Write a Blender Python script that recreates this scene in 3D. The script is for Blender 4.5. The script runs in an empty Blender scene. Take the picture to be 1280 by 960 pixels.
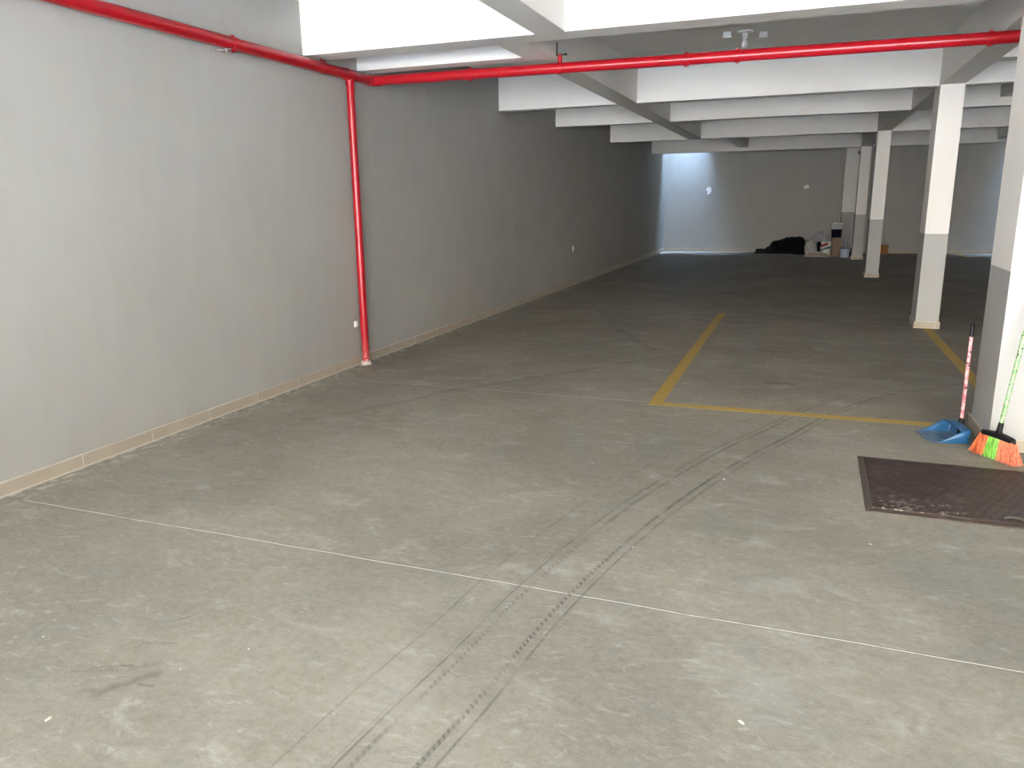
import bpy, bmesh, math, random
from mathutils import Vector, Matrix, noise

random.seed(7)
scene = bpy.context.scene
COL = scene.collection
PI = math.pi

# ------------------------------------------------------------------ camera
YAW, PITCH, ROLL = -0.35998, -0.23206, -0.013966
CAM = Vector((4.0705, 0.0, 1.55))
fw = Vector((math.sin(YAW) * math.cos(PITCH), math.cos(YAW) * math.cos(PITCH), math.sin(PITCH)))
r0 = fw.cross(Vector((0, 0, 1))).normalized()
u0 = r0.cross(fw)
cr, sr = math.cos(ROLL), math.sin(ROLL)
rt, up = cr * r0 + sr * u0, -sr * r0 + cr * u0
cd = bpy.data.cameras.new('camera')
cam = bpy.data.objects.new('camera', cd)
COL.objects.link(cam)
cam.matrix_world = Matrix(((rt.x, up.x, -fw.x, CAM.x), (rt.y, up.y, -fw.y, CAM.y), (rt.z, up.z, -fw.z, CAM.z), (0, 0, 0, 1)))
cd.sensor_width = 36.0
cd.lens = 962.845 / 1280 * 36.0
cd.clip_start = 0.05
cd.clip_end = 200
scene.camera = cam

# ------------------------------------------------------------------ light and exposure
FRONT = -3.0          # where the ceiling slab ends and the open entrance begins
vs = scene.view_settings
vs.view_transform = 'Standard'
vs.look = 'None'
vs.exposure = 1.08
vs.gamma = 1.0
vs.use_curve_mapping = False

world = bpy.data.worlds.new('sky')
scene.world = world
world.use_nodes = True
nt = world.node_tree
nt.nodes.clear()
wo = nt.nodes.new('ShaderNodeOutputWorld')
bg = nt.nodes.new('ShaderNodeBackground')
tc = nt.nodes.new('ShaderNodeTexCoord')
sx = nt.nodes.new('ShaderNodeSeparateXYZ')
cramp = nt.nodes.new('ShaderNodeValToRGB')
nt.links.new(tc.outputs['Generated'], sx.inputs[0])
mr = nt.nodes.new('ShaderNodeMapRange')
mr.inputs['From Min'].default_value = -1
mr.inputs['From Max'].default_value = 1
nt.links.new(sx.outputs['Z'], mr.inputs['Value'])
nt.links.new(mr.outputs[0], cramp.inputs[0])
nt.links.new(cramp.outputs[0], bg.inputs['Color'])
nt.links.new(bg.outputs[0], wo.inputs[0])
e = cramp.color_ramp.elements
e[0].position = 0.0
e[0].color = (0.45, 0.42, 0.38, 1)
e[1].position = 1.0
e[1].color = (16.0, 24.5, 39.0, 1)
for pos, c in ((0.49, (0.45, 0.42, 0.38, 1)), (0.505, (1.0, 0.94, 0.84, 1)), (0.75, (1.0, 0.94, 0.84, 1)), (0.925, (1.0, 0.97, 0.93, 1))):
    el = cramp.color_ramp.elements.new(pos)
    el.color = c
bg.inputs['Strength'].default_value = 2.6
sd = bpy.data.lights.new('sun', 'SUN')
sd.energy = 62.0
sd.angle = math.radians(0.6)
sd.color = (1.0, 0.94, 0.84)
sun = bpy.data.objects.new('sun', sd)
COL.objects.link(sun)
# high behind the building: it reaches the yard outside, never the garage floor
sun.rotation_euler = Vector((-0.25, -0.62, -0.80)).to_track_quat('-Z', 'Y').to_euler()


# ------------------------------------------------------------------ node helpers
class NB:
    def __init__(s, name):
        s.m = bpy.data.materials.new(name)
        s.m.use_nodes = True
        s.t = s.m.node_tree
        s.b = s.t.nodes['Principled BSDF']
        s.g = s.t.nodes.new('ShaderNodeNewGeometry')
        s.tc = s.t.nodes.new('ShaderNodeTexCoord')

    def pos(s):
        return s.g.outputs['Position']

    def ob(s):
        return s.tc.outputs['Object']

    def put(s, node, i, v):
        if v is None:
            return
        if isinstance(v, (int, float, tuple)):
            node.inputs[i].default_value = v
        else:
            s.t.links.new(v, node.inputs[i])

    def ma(s, op, a, b=None, c=None, clamp=False):
        n = s.t.nodes.new('ShaderNodeMath')
        n.operation = op
        n.use_clamp = clamp
        for i, v in enumerate((a, b, c)):
            s.put(n, i, v)
        return n.outputs[0]

    def vm(s, op, a, b=None, scale=None):
        n = s.t.nodes.new('ShaderNodeVectorMath')
        n.operation = op
        s.put(n, 0, a)
        s.put(n, 1, b)
        if scale is not None:
            s.put(n, 3, scale)
        return n.outputs['Value'] if op in ('DOT_PRODUCT', 'LENGTH', 'DISTANCE') else n.outputs[0]

    def xyz(s, v):
        n = s.t.nodes.new('ShaderNodeSeparateXYZ')
        s.put(n, 0, v)
        return n.outputs

    def comb(s, x, y, z):
        n = s.t.nodes.new('ShaderNodeCombineXYZ')
        for i, v in enumerate((x, y, z)):
            s.put(n, i, v)
        return n.outputs[0]

    def noise(s, vec, scale, detail=3, rough=0.55, dist=0.0):
        n = s.t.nodes.new('ShaderNodeTexNoise')
        s.put(n, 'Vector', vec)
        n.inputs['Scale'].default_value = scale
        n.inputs['Detail'].default_value = detail
        n.inputs['Roughness'].default_value = rough
        n.inputs['Distortion'].default_value = dist
        return n.outputs['Fac']

    def voro(s, vec, scale, out='Distance', rnd=1.0):
        n = s.t.nodes.new('ShaderNodeTexVoronoi')
        s.put(n, 'Vector', vec)
        n.inputs['Scale'].default_value = scale
        n.inputs['Randomness'].default_value = rnd
        return n.outputs[out]

    def rng(s, v, a, b, c=0.0, d=1.0, smooth=True):
        n = s.t.nodes.new('ShaderNodeMapRange')
        if smooth:
            n.interpolation_type = 'SMOOTHSTEP'
        s.put(n, 'Value', v)
        n.inputs['From Min'].default_value = a
        n.inputs['From Max'].default_value = b
        n.inputs['To Min'].default_value = c
        n.inputs['To Max'].default_value = d
        return n.outputs[0]

    def mix(s, f, a, b, mode='MIX'):
        n = s.t.nodes.new('ShaderNodeMix')
        n.data_type = 'RGBA'
        n.blend_type = mode
        s.put(n, 0, f)
        for i, v in ((6, a), (7, b)):
            s.put(n, i, (*v, 1.0) if isinstance(v, tuple) and len(v) == 3 else v)
        return n.outputs[2]

    def bump(s, h, strength=0.2, dist=0.01):
        n = s.t.nodes.new('ShaderNodeBump')
        n.inputs['Strength'].default_value = strength
        n.inputs['Distance'].default_value = dist
        s.put(n, 'Height', h)
        s.t.links.new(n.outputs[0], s.b.inputs['Normal'])

    def col(s, c):
        s.put(s.b, 'Base Color', (*c, 1.0) if isinstance(c, tuple) and len(c) == 3 else c)

    def fin(s, rough=0.6, metal=0.0, spec=None, coat=None):
        s.put(s.b, 'Roughness', rough)
        s.b.inputs['Metallic'].default_value = metal
        if spec is not None:
            s.b.inputs['Specular IOR Level'].default_value = spec
        if coat:
            s.b.inputs['Coat Weight'].default_value = coat
            s.b.inputs['Coat Roughness'].default_value = 0.1
        return s.m

    # distance to a floor segment a-b
    def seg(s, p, a, b):
        ax, ay = a
        bx, by = b
        dx, dy = bx - ax, by - ay
        L2 = dx * dx + dy * dy
        ap = s.vm('SUBTRACT', p, (ax, ay, 0.0))
        h = s.ma('DIVIDE', s.vm('DOT_PRODUCT', ap, (dx, dy, 0.0)), L2, clamp=True)
        q = s.vm('SCALE', (dx, dy, 0.0), scale=h)
        return s.vm('LENGTH', s.vm('SUBTRACT', ap, q)), h


def paint(name, c, amt=0.05, rough=0.6, spec=0.3):
    n = NB(name)
    f = n.noise(n.pos(), 1.3, 4, 0.6)
    g = n.noise(n.vm('MULTIPLY', n.pos(), (6.0, 6.0, 1.2)), 1.0, 3, 0.6)
    t = n.ma('ADD', n.ma('MULTIPLY', f, 0.6), n.ma('MULTIPLY', g, 0.4))
    lo = tuple(x * (1 - amt) for x in c)
    hi = tuple(min(1, x * (1 + amt)) for x in c)
    n.col(n.mix(n.rng(t, 0.35, 0.65), lo, hi))
    n.bump(n.noise(n.pos(), 140, 2, 0.6), 0.12, 0.002)
    return n.fin(rough, spec=spec)


def plain(name, c, rough=0.5, metal=0.0, var=0.06, scale=12, spec=None, coat=None):
    n = NB(name)
    f = n.noise(n.ob(), scale, 3, 0.6)
    n.col(n.mix(f, tuple(x * (1 - var) for x in c), tuple(min(1, x * (1 + var)) for x in c)))
    return n.fin(rough, metal, spec, coat)


M = {}
M['white'] = paint('white_paint', (0.79, 0.77, 0.735), 0.015, 0.6)
M['wall'] = paint('grey_wall_paint', (0.378, 0.366, 0.334), 0.03, 0.75, 0.2)
M['grey'] = paint('grey_column_paint', (0.385, 0.382, 0.362), 0.03, 0.55)
M['red'] = None


def red_mat():
    n = NB('red_gloss_pipe_paint')
    f = n.noise(n.pos(), 9, 4, 0.6)
    c = n.mix(f, (0.33, 0.004, 0.010), (0.40, 0.006, 0.014))
    z = n.xyz(n.pos())[2]
    sp = n.ma('MULTIPLY', n.rng(z, 0.30, 0.0), n.rng(n.noise(n.pos(), 60, 3), 0.52, 0.62))
    n.col(n.mix(sp, c, (0.62, 0.45, 0.40)))
    n.bump(n.noise(n.pos(), 60, 2), 0.08, 0.003)
    return n.fin(0.28, spec=0.5)


M['red'] = red_mat()


def tile_mat():
    n = NB('beige_ceramic_skirting')
    x, y, z = n.xyz(n.pos())[:3]
    s = n.ma('ADD', x, y)
    fr = n.ma('FRACT', n.ma('MULTIPLY', s, 1 / 0.55))
    j = n.ma('MAXIMUM', n.rng(fr, 0.010, 0.0), n.rng(fr, 0.990, 1.0))
    f = n.noise(n.pos(), 5, 4, 0.6)
    c = n.mix(f, (0.35, 0.295, 0.22), (0.43, 0.37, 0.285))
    # pale grout at joints and foot, paler top edge
    c = n.mix(n.ma('MULTIPLY', j, 0.7), c, (0.66, 0.63, 0.56))
    edge = n.ma('MAXIMUM', n.rng(z, 0.074, 0.080), n.rng(z, 0.008, 0.003))
    c = n.mix(n.ma('MULTIPLY', edge, 0.6), c, (0.68, 0.65, 0.58))
    n.col(c)
    return n.fin(0.45, spec=0.4)


M['tile'] = tile_mat()


def floor_mat():
    n = NB('trowelled_concrete')
    P = n.pos()
    x, y, z = n.xyz(P)[:3]
    big = n.noise(P, 0.8, 5, 0.6, 0.4)
    mid = n.noise(n.vm('MULTIPLY', P, (1.0, 1.7, 1.0)), 2.6, 6, 0.65, 0.8)
    fine = n.noise(P, 30, 6, 0.7)
    grit = n.noise(P, 170, 3, 0.7)
    swirl = n.noise(n.vm('MULTIPLY', P, (1.0, 2.2, 1.0)), 6.5, 5, 0.6, 2.2)
    c = n.mix(n.rng(big, 0.35, 0.65), (0.232, 0.210, 0.169), (0.292, 0.266, 0.215))
    c = n.mix(n.ma('MULTIPLY', n.rng(mid, 0.46, 0.32), 0.55), c, (0.225, 0.222, 0.196))
    c = n.mix(n.ma('MULTIPLY', n.rng(mid, 0.55, 0.70), 0.45), c, (0.40, 0.38, 0.335))
    c = n.mix(n.ma('MULTIPLY', n.rng(swirl, 0.57, 0.70), 0.38), c, (0.43, 0.41, 0.37))
    c = n.mix(n.ma('MULTIPLY', n.rng(swirl, 0.42, 0.30), 0.38), c, (0.20, 0.195, 0.17))
    m2 = n.noise(n.vm('MULTIPLY', P, (1.0, 1.5, 1.0)), 11, 6, 0.75, 1.2)
    v = n.ma('ADD', n.ma('MULTIPLY', n.ma('SUBTRACT', fine, 0.5), 0.60), n.ma('MULTIPLY', n.ma('SUBTRACT', grit, 0.5), 0.55))
    v = n.ma('ADD', v, n.ma('MULTIPLY', n.ma('SUBTRACT', m2, 0.5), 0.55))
    c = n.mix(1.0, c, n.comb(n.ma('ADD', 1.0, v), n.ma('ADD', 1.0, v), n.ma('ADD', 1.0, v)), 'MULTIPLY')
    # blotches of a shape of their own: (x, y, radius, colour, strength)
    wob = n.vm('ADD', P, n.vm('SCALE', n.comb(n.ma('SUBTRACT', n.noise(P, 4, 4), 0.5), n.ma('SUBTRACT', n.noise(n.vm('ADD', P, (7.0, 3.0, 0.0)), 4, 4), 0.5), 0.0), scale=0.55))
    for bx, by, rad, cc, k in ((3.37, 4.77, 0.35, (0.19, 0.19, 0.165), 0.40), (3.74, 3.63, 0.22, (0.17, 0.18, 0.16), 0.55),
                               (4.72, 3.43, 0.35, (0.19, 0.20, 0.18), 0.55), (4.10, 3.08, 0.16, (0.48, 0.46, 0.42), 0.55),
                               (4.05, 2.35, 0.28, (0.44, 0.43, 0.39), 0.50), (3.19, 2.95, 0.10, (0.50, 0.48, 0.43), 0.70),
                               (4.10, 2.70, 0.12, (0.46, 0.44, 0.40), 0.50), (3.95, 3.45, 0.14, (0.44, 0.42, 0.38), 0.45),
                               (2.9, 1.9, 0.25, (0.42, 0.40, 0.36), 0.35), (1.6, 4.9, 0.3, (0.37, 0.36, 0.32), 0.4)):
        d = n.vm('DISTANCE', wob, (bx, by, 0.0))
        c = n.mix(n.ma('MULTIPLY', n.rng(d, rad * 1.1, 0.0), n.ma('MULTIPLY', m2, k * 1.25)), c, cc)
    # plaster splashes along the left wall
    sp = n.ma('MULTIPLY', n.rng(x, 0.26, 0.02), n.rng(n.noise(n.vm('MULTIPLY', P, (2.4, 1.0, 1.0)), 9, 5, 0.7), 0.48, 0.62))
    c = n.mix(n.ma('MULTIPLY', sp, 0.9), c, (0.54, 0.51, 0.45))
    c = n.mix(n.ma('MULTIPLY', n.rng(x, 0.034, 0.026), 0.8), c, (0.56, 0.53, 0.46))
    # white sawn joints filled with pale dust
    jn = n.ma('MULTIPLY', n.ma('SUBTRACT', n.noise(n.comb(x, 0.0, 0.0), 1.5, 2), 0.5), 0.03)
    j1 = n.ma('ABSOLUTE', n.ma('SUBTRACT', n.ma('ADD', y, jn), n.ma('MULTIPLY_ADD', x, -0.008, 2.765)))
    j2 = n.ma('ABSOLUTE', n.ma('SUBTRACT', n.ma('ADD', y, jn), 5.875))
    brk = n.rng(n.noise(P, 14, 3), 0.30, 0.5, 0.45, 1.0)
    on1 = n.ma('MULTIPLY', n.rng(x, 0.15, 0.19), brk)
    c = n.mix(n.ma('MULTIPLY', n.rng(j1, 0.016, 0.006), 0.35), c, (0.17, 0.16, 0.14))
    c = n.mix(n.ma('MULTIPLY', n.rng(j1, 0.0042, 0.0018), on1), c, (0.72, 0.68, 0.62))
    on2 = n.ma('MULTIPLY', n.rng(x, 0.2, 0.5), n.ma('MULTIPLY', n.rng(x, 3.1, 2.9), brk))
    c = n.mix(n.ma('MULTIPLY', n.ma('MULTIPLY', n.rng(j2, 0.010, 0.004), on2), 0.8), c, (0.50, 0.48, 0.43))
    # tyre tracks: one curve in a frame turned by 45 degrees, several offsets
    U = n.ma('MULTIPLY', n.ma('ADD', x, y), 0.70711)
    V = n.ma('MULTIPLY', n.ma('SUBTRACT', y, x), 0.70711)
    pts = [(2.2, -1.95), (2.8, -1.29), (3.243, -0.90), (3.654, -0.585), (4.119, -0.213), (4.861, 0.277), (5.317, 0.528), (5.991, 0.853), (6.587, 1.085), (7.478, 1.43), (8.223, 1.56), (9.147, 1.54)]
    fc = n.t.nodes.new('ShaderNodeFloatCurve')
    cv = fc.mapping.curves[0]
    U0, U1, V0, V1 = 2.2, 9.2, -2.0, 2.0
    tr = lambda p: ((p[0] - U0) / (U1 - U0), (p[1] - V0) / (V1 - V0))
    cv.points[0].location = tr(pts[0])
    cv.points[1].location = tr(pts[-1])
    for p in pts[1:-1]:
        cv.points.new(*tr(p))
    fc.mapping.update()
    n.put(fc, 1, n.ma('DIVIDE', n.ma('SUBTRACT', U, U0), U1 - U0))
    base = n.ma('MULTIPLY_ADD', fc.outputs[0], V1 - V0, V0)
    cosn = n.rng(U, 4.0, 7.5, 0.79, 0.96, False)
    dv = n.ma('MULTIPLY', n.ma('SUBTRACT', V, base), cosn)
    along = n.ma('DIVIDE', U, cosn)
    fade = n.ma('MULTIPLY', n.rng(U, 2.7, 3.3, 0.5, 1.0), n.rng(U, 7.0, 9.3, 1.0, 0.25))
    wear = n.ma('MULTIPLY', n.rng(n.noise(P, 4, 4, 0.7), 0.36, 0.60, 0.25, 1.0), n.rng(n.noise(P, 60, 3, 0.7), 0.30, 0.55, 0.45, 1.0))
    dvn = n.ma('MULTIPLY', n.ma('SUBTRACT', n.noise(P, 9, 3), 0.5), 0.008)
    blocks = n.rng(n.ma('SINE', n.ma('MULTIPLY', along, 2 * PI / 0.027)), -0.5, 0.5)
    tot = None
    for off, w, k, dash in ((0.165, 0.005, 0.42, 0), (0.0, 0.006, 0.60, 0), (-0.045, 0.010, 0.58, 1), (-0.215, 0.010, 0.85, 1), (-0.262, 0.006, 0.65, 0), (0.018, 0.003, 0.25, 0), (-0.02, 0.045, 0.08, 0), (-0.24, 0.045, 0.09, 0)):
        d = n.ma('ABSOLUTE', n.ma('SUBTRACT', n.ma('ADD', dv, dvn), off))
        m = n.rng(d, w * 1.25, w * 0.55)
        if dash:
            near = n.ma('MAXIMUM', n.rng(U, 4.3, 4.9), n.rng(U, 3.75, 3.45, 0, 0.6))
            bl = n.ma('MAXIMUM', blocks, near)
            m = n.ma('MULTIPLY', m, bl)
        m = n.ma('MULTIPLY', m, k)
        tot = m if tot is None else n.ma('MAXIMUM', tot, m)
    tot = n.ma('MULTIPLY', n.ma('MULTIPLY', tot, fade), wear)
    c = n.mix(tot, c, (0.085, 0.080, 0.070))
    # broad dim curves left by turning wheels, and small skid smears
    pw = n.vm('ADD', P, n.vm('SCALE', n.comb(n.ma('SUBTRACT', n.noise(P, 1.2, 2), 0.5), 0.0, 0.0), scale=0.25))
    soft = None
    for a, b, w, k in (((0.45, 3.6), (0.75, 4.6), 0.05, 0.25), ((0.75, 4.6), (1.34, 5.79), 0.06, 0.45), ((1.34, 5.79), (1.93, 6.52), 0.06, 0.5), ((1.93, 6.52), (2.62, 7.49), 0.05, 0.45), ((2.62, 7.49), (3.6, 8.3), 0.04, 0.3),
                       ((1.36, 10.9), (2.0, 9.26), 0.08, 0.40), ((2.0, 9.26), (2.63, 8.07), 0.06, 0.5),
                       ((3.70, 8.33), (3.95, 8.31), 0.09, 0.70), ((3.85, 6.85), (4.05, 6.84), 0.065, 0.75)):
        d, _h = n.seg(pw, a, b)
        m = n.ma('MULTIPLY', n.rng(d, w, w * 0.2), k)
        soft = m if soft is None else n.ma('MAXIMUM', soft, m)
    c = n.mix(n.ma('MULTIPLY', n.ma('MULTIPLY', soft, 0.75), n.rng(n.noise(P, 7, 4), 0.3, 0.6, 0.5, 1.0)), c, (0.10, 0.098, 0.088))
    pq = n.vm('ADD', P, n.vm('SCALE', n.comb(n.ma('SUBTRACT', n.noise(P, 14, 3), 0.5), n.ma('SUBTRACT', n.noise(n.vm('ADD', P, (4.0, 9.0, 0.0)), 14, 3), 0.5), 0.0), scale=0.05))
    sm = None
    for a, b, w, k, fr in (((1.80, 1.652), (1.965, 1.735), 0.013, 0.55, 1), ((1.86, 1.70), (1.985, 1.765), 0.007, 0.6, 0), ((1.90, 1.885), (2.03, 1.925), 0.011, 0.55, 1),
                           ((1.99, 1.60), (2.10, 1.755), 0.026, 0.50, 0), ((2.07, 1.69), (2.14, 1.69), 0.012, 0.5, 0), ((2.0, 1.755), (2.06, 1.80), 0.022, 0.4, 0), ((1.93, 1.585), (2.0, 1.62), 0.016, 0.4, 0), ((1.905, 2.04), (1.935, 2.09), 0.006, 0.6, 0), ((2.21, 2.30), (2.26, 2.33), 0.006, 0.5, 0)):
        d, h = n.seg(pq, a, b)
        m = n.ma('MULTIPLY', n.rng(d, w * 1.1, 0.0), k * 1.15)
        if fr:
            m = n.ma('MULTIPLY', m, n.rng(n.ma('SINE', n.ma('MULTIPLY', n.ma('MULTIPLY_ADD', x, 2.0, y), 200.0)), -0.6, 0.4, 0.15, 1.0))
        sm = m if sm is None else n.ma('MAXIMUM', sm, m)
    c = n.mix(n.ma('MULTIPLY', sm, n.rng(n.noise(P, 40, 3), 0.3, 0.6, 0.6, 1.0)), c, (0.12, 0.11, 0.092))
    # fine pale scratches
    scr = n.noise(n.vm('MULTIPLY', P, (1.0, 5.0, 1.0)), 5, 6, 0.75, 1.0)
    c = n.mix(n.ma('MULTIPLY', n.rng(scr, 0.62, 0.72), 0.40), c, (0.50, 0.48, 0.44))
    fl = n.noise(n.vm('MULTIPLY', n.vm('ADD', P, (5.0, 2.0, 0.0)), (1.0, 1.8, 1.0)), 9, 8, 0.8, 2.5)
    c = n.mix(n.ma('MULTIPLY', n.rng(fl, 0.60, 0.68), 0.35), c, (0.46, 0.44, 0.40))
    c = n.mix(n.ma('MULTIPLY', n.rng(fl, 0.37, 0.30), 0.30), c, (0.17, 0.165, 0.145))
    # tiny white specks of plaster
    vd = n.voro(P, 5.5)
    pick = n.rng(n.noise(P, 2.2, 1), 0.55, 0.6)
    c = n.mix(n.ma('MULTIPLY', n.rng(vd, 0.030, 0.015), pick), c, (0.68, 0.66, 0.60))
    n.col(c)
    n.bump(n.ma('ADD', n.ma('MULTIPLY', fine, 0.6), n.ma('MULTIPLY', grit, 0.4)), 0.45, 0.004)
    return n.fin(n.rng(mid, 0.3, 0.7, 0.68, 0.55), spec=0.3)


M['floor'] = floor_mat()


def yellow_mat():
    n = NB('worn_yellow_floor_paint')
    P = n.pos()
    w = n.noise(P, 9, 6, 0.75)
    g = n.noise(P, 60, 4, 0.7)
    c = n.mix(g, (0.44, 0.285, 0.055), (0.53, 0.36, 0.085))
    c = n.mix(n.ma('MULTIPLY', n.rng(w, 0.50, 0.66), 0.55), c, (0.30, 0.24, 0.12))
    c = n.mix(n.ma('MULTIPLY', n.rng(n.noise(P, 25, 5, 0.7), 0.60, 0.72), 0.5), c, (0.29, 0.27, 0.22))
    n.col(c)
    return n.fin(0.6, spec=0.3)


M['yellow'] = yellow_mat()


def plate_mat():
    n = NB('brown_checker_plate')
    P = n.pos()
    x, y, z = n.xyz(P)[:3]
    wob = n.ma('MULTIPLY', n.noise(P, 3, 2), 0.05)
    a = n.ma('SINE', n.ma('MULTIPLY', n.ma('ADD', n.ma('ADD', n.ma('MULTIPLY', x, 0.45), y), wob), 2 * PI / 0.016))
    b = n.ma('SINE', n.ma('MULTIPLY', n.ma('SUBTRACT', x, n.ma('MULTIPLY', y, 0.5)), 2 * PI / 0.045))
    tread = n.rng(n.ma('MULTIPLY', a, n.rng(b, -0.6, 0.2)), 0.35, 0.8)
    dirt = n.noise(P, 7, 5, 0.7)
    c = n.mix(tread, (0.043, 0.025, 0.020), (0.062, 0.038, 0.030))
    c = n.mix(n.ma('MULTIPLY', n.rng(dirt, 0.5, 0.72), 0.55), c, (0.17, 0.135, 0.115))
    # dusty splash near the left and front rim
    d, _ = n.seg(P, (4.50, 4.13), (4.80, 4.13))
    sp = n.ma('MULTIPLY', n.rng(d, 0.22, 0.02), n.rng(n.noise(P, 28, 5, 0.75), 0.52, 0.66))
    c = n.mix(n.ma('MULTIPLY', sp, 0.9), c, (0.42, 0.37, 0.32))
    n.col(c)
    n.bump(tread, 0.5, 0.003)
    return n.fin(n.rng(dirt, 0.35, 0.7, 0.45, 0.65), spec=0.25)


M['plate'] = plate_mat()
M['rim'] = plain('dusty_brown_steel', (0.080, 0.058, 0.046), 0.7, 0.0, 0.45, 25)
M['steel'] = plain('galvanised_steel', (0.50, 0.50, 0.50), 0.35, 0.9)
M['dark_steel'] = plain('dark_steel', (0.06, 0.055, 0.045), 0.5, 0.4)
M['plastic_white'] = plain('white_plastic', (0.78, 0.77, 0.74), 0.4)
M['digit'] = plain('white_number_paint', (0.95, 0.95, 0.95), 0.5)
M['black'] = plain('black_plastic', (0.009, 0.009, 0.010), 0.5, spec=0.2)
M['blue'] = None
n_ = NB('dusty_blue_plastic')
zz = n_.xyz(n_.ob())[2]
du = n_.ma('MULTIPLY', n_.rng(zz, 0.010, 0.006), n_.rng(n_.noise(n_.ob(), 18, 4), 0.35, 0.60))
n_.col(n_.mix(n_.ma('MULTIPLY', du, 0.9), (0.014, 0.088, 0.20), (0.22, 0.215, 0.19)))
M['blue'] = n_.fin(0.32)
def bristle_mat(name, lo, hi):
    n = NB(name)
    f = n.noise(n.vm('MULTIPLY', n.ob(), (190.0, 90.0, 6.0)), 1.0, 2, 0.6)
    n.col(n.mix(n.rng(f, 0.38, 0.62), lo, hi))
    return n.fin(0.45)


M['orange'] = bristle_mat('orange_bristle_plastic', (0.36, 0.05, 0.012), (0.82, 0.21, 0.07))
M['green'] = bristle_mat('lime_bristle_plastic', (0.06, 0.26, 0.012), (0.26, 0.66, 0.06))
M['tarp'] = plain('black_tarpaulin', (0.004, 0.0045, 0.006), 0.55, spec=0.12)
M['sack'] = plain('grey_woven_sack', (0.46, 0.45, 0.42), 0.8, var=0.25, scale=8)
M['bag_pale'] = plain('pale_plastic_bag', (0.40, 0.40, 0.44), 0.5, var=0.25, scale=9)
M['card'] = plain('brown_cardboard', (0.27, 0.20, 0.135), 0.8, var=0.12)
M['card2'] = plain('orange_brown_cardboard', (0.26, 0.115, 0.04), 0.8, var=0.2)
M['navy'] = plain('navy_plastic', (0.003, 0.006, 0.016), 0.7, spec=0.08)
M['sand'] = plain('beige_cloth', (0.62, 0.54, 0.42), 0.9, var=0.25, scale=14)
M['pail'] = plain('pale_blue_white_plastic', (0.42, 0.46, 0.58), 0.3, var=0.15)
M['paleblue'] = plain('blue_band_plastic', (0.04, 0.05, 0.16), 0.4)
M['plaster'] = plain('rough_plaster', (0.50, 0.44, 0.38), 0.9, var=0.2, scale=40)
M['chip'] = plain('pale_plaster_chip', (0.58, 0.56, 0.50), 0.8)
M['glass'] = plain('frosted_bulb_glass', (0.75, 0.77, 0.78), 0.15)


def stick_mat(name, c1, c2, dark):
    n = NB(name)
    P = n.ob()
    v = n.voro(n.vm('MULTIPLY', P, (1.0, 1.0, 0.7)), 55, 'Distance')
    w = n.noise(P, 45, 3, 0.6)
    c = n.mix(n.rng(w, 0.42, 0.56), c1, c2)
    c = n.mix(n.rng(n.noise(n.vm('ADD', P, (3.1, 0.7, 0.2)), 38, 1), 0.60, 0.64), c, dark)
    c = n.mix(n.ma('MULTIPLY', n.rng(v, 0.16, 0.10), 0.7), c, dark)
    n.col(c)
    return n.fin(0.3, spec=0.5)


M['pink'] = stick_mat('pink_patterned_film', (0.68, 0.14, 0.17), (0.85, 0.42, 0.42), (0.03, 0.01, 0.015))
M['lime'] = stick_mat('green_patterned_film', (0.13, 0.34, 0.10), (0.34, 0.55, 0.26), (0.03, 0.08, 0.02))


def printed_mat():
    n = NB('red_green_printed_sack')
    x, y, z = n.xyz(n.ob())[:3]
    t = n.ma('MULTIPLY_ADD', x, -0.35, z)
    c = n.mix(n.rng(n.noise(n.ob(), 9, 3), 0.45, 0.6), (0.55, 0.54, 0.53), (0.70, 0.69, 0.68))
    c = n.mix(n.ma('MULTIPLY', n.rng(n.ma('ABSOLUTE', n.ma('SUBTRACT', t, 0.31)), 0.040, 0.028), n.rng(x, 0.06, 0.0)), c, (0.35, 0.02, 0.02))
    c = n.mix(n.rng(n.ma('ABSOLUTE', n.ma('SUBTRACT', t, 0.20)), 0.030, 0.020), c, (0.02, 0.14, 0.13))
    n.col(c)
    return n.fin(0.5)


M['printed'] = printed_mat()


# ------------------------------------------------------------------ mesh helpers
def bm_box(bm, lo, hi, rot=None, org=None):
    vs_ = []
    for k in (lo[2], hi[2]):
        for (i, j) in ((lo[0], lo[1]), (hi[0], lo[1]), (hi[0], hi[1]), (lo[0], hi[1])):
            v = Vector((i, j, k))
            if rot is not None:
                v = rot @ v
            if org is not None:
                v = v + Vector(org)
            vs_.append(bm.verts.new(v))
    for f in ((3, 2, 1, 0), (4, 5, 6, 7), (0, 1, 5, 4), (1, 2, 6, 5), (2, 3, 7, 6), (3, 0, 4, 7)):
        bm.faces.new([vs_[i] for i in f])


def bm_tube(bm, path, radii, seg=20, cap=True):
    path = [Vector(p) for p in path]
    if isinstance(radii, (int, float)):
        radii = [radii] * len(path)
    rings = []
    prev = None
    for i, p in enumerate(path):
        d = (path[min(i + 1, len(path) - 1)] - path[max(i - 1, 0)]).normalized()
        a = prev if prev is not None else (Vector((0, 0, 1)) if abs(d.z) < 0.9 else Vector((1, 0, 0)))
        s = (a - d * a.dot(d)).normalized()
        prev = s
        t = d.cross(s)
        rings.append([bm.verts.new(p + (s * math.cos(2 * PI * k / seg) + t * math.sin(2 * PI * k / seg)) * radii[i]) for k in range(seg)])
    for a, b in zip(rings, rings[1:]):
        for k in range(seg):
            bm.faces.new((a[k], a[(k + 1) % seg], b[(k + 1) % seg], b[k]))
    if cap:
        bm.faces.new(rings[0][::-1])
        bm.faces.new(rings[-1])


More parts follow.
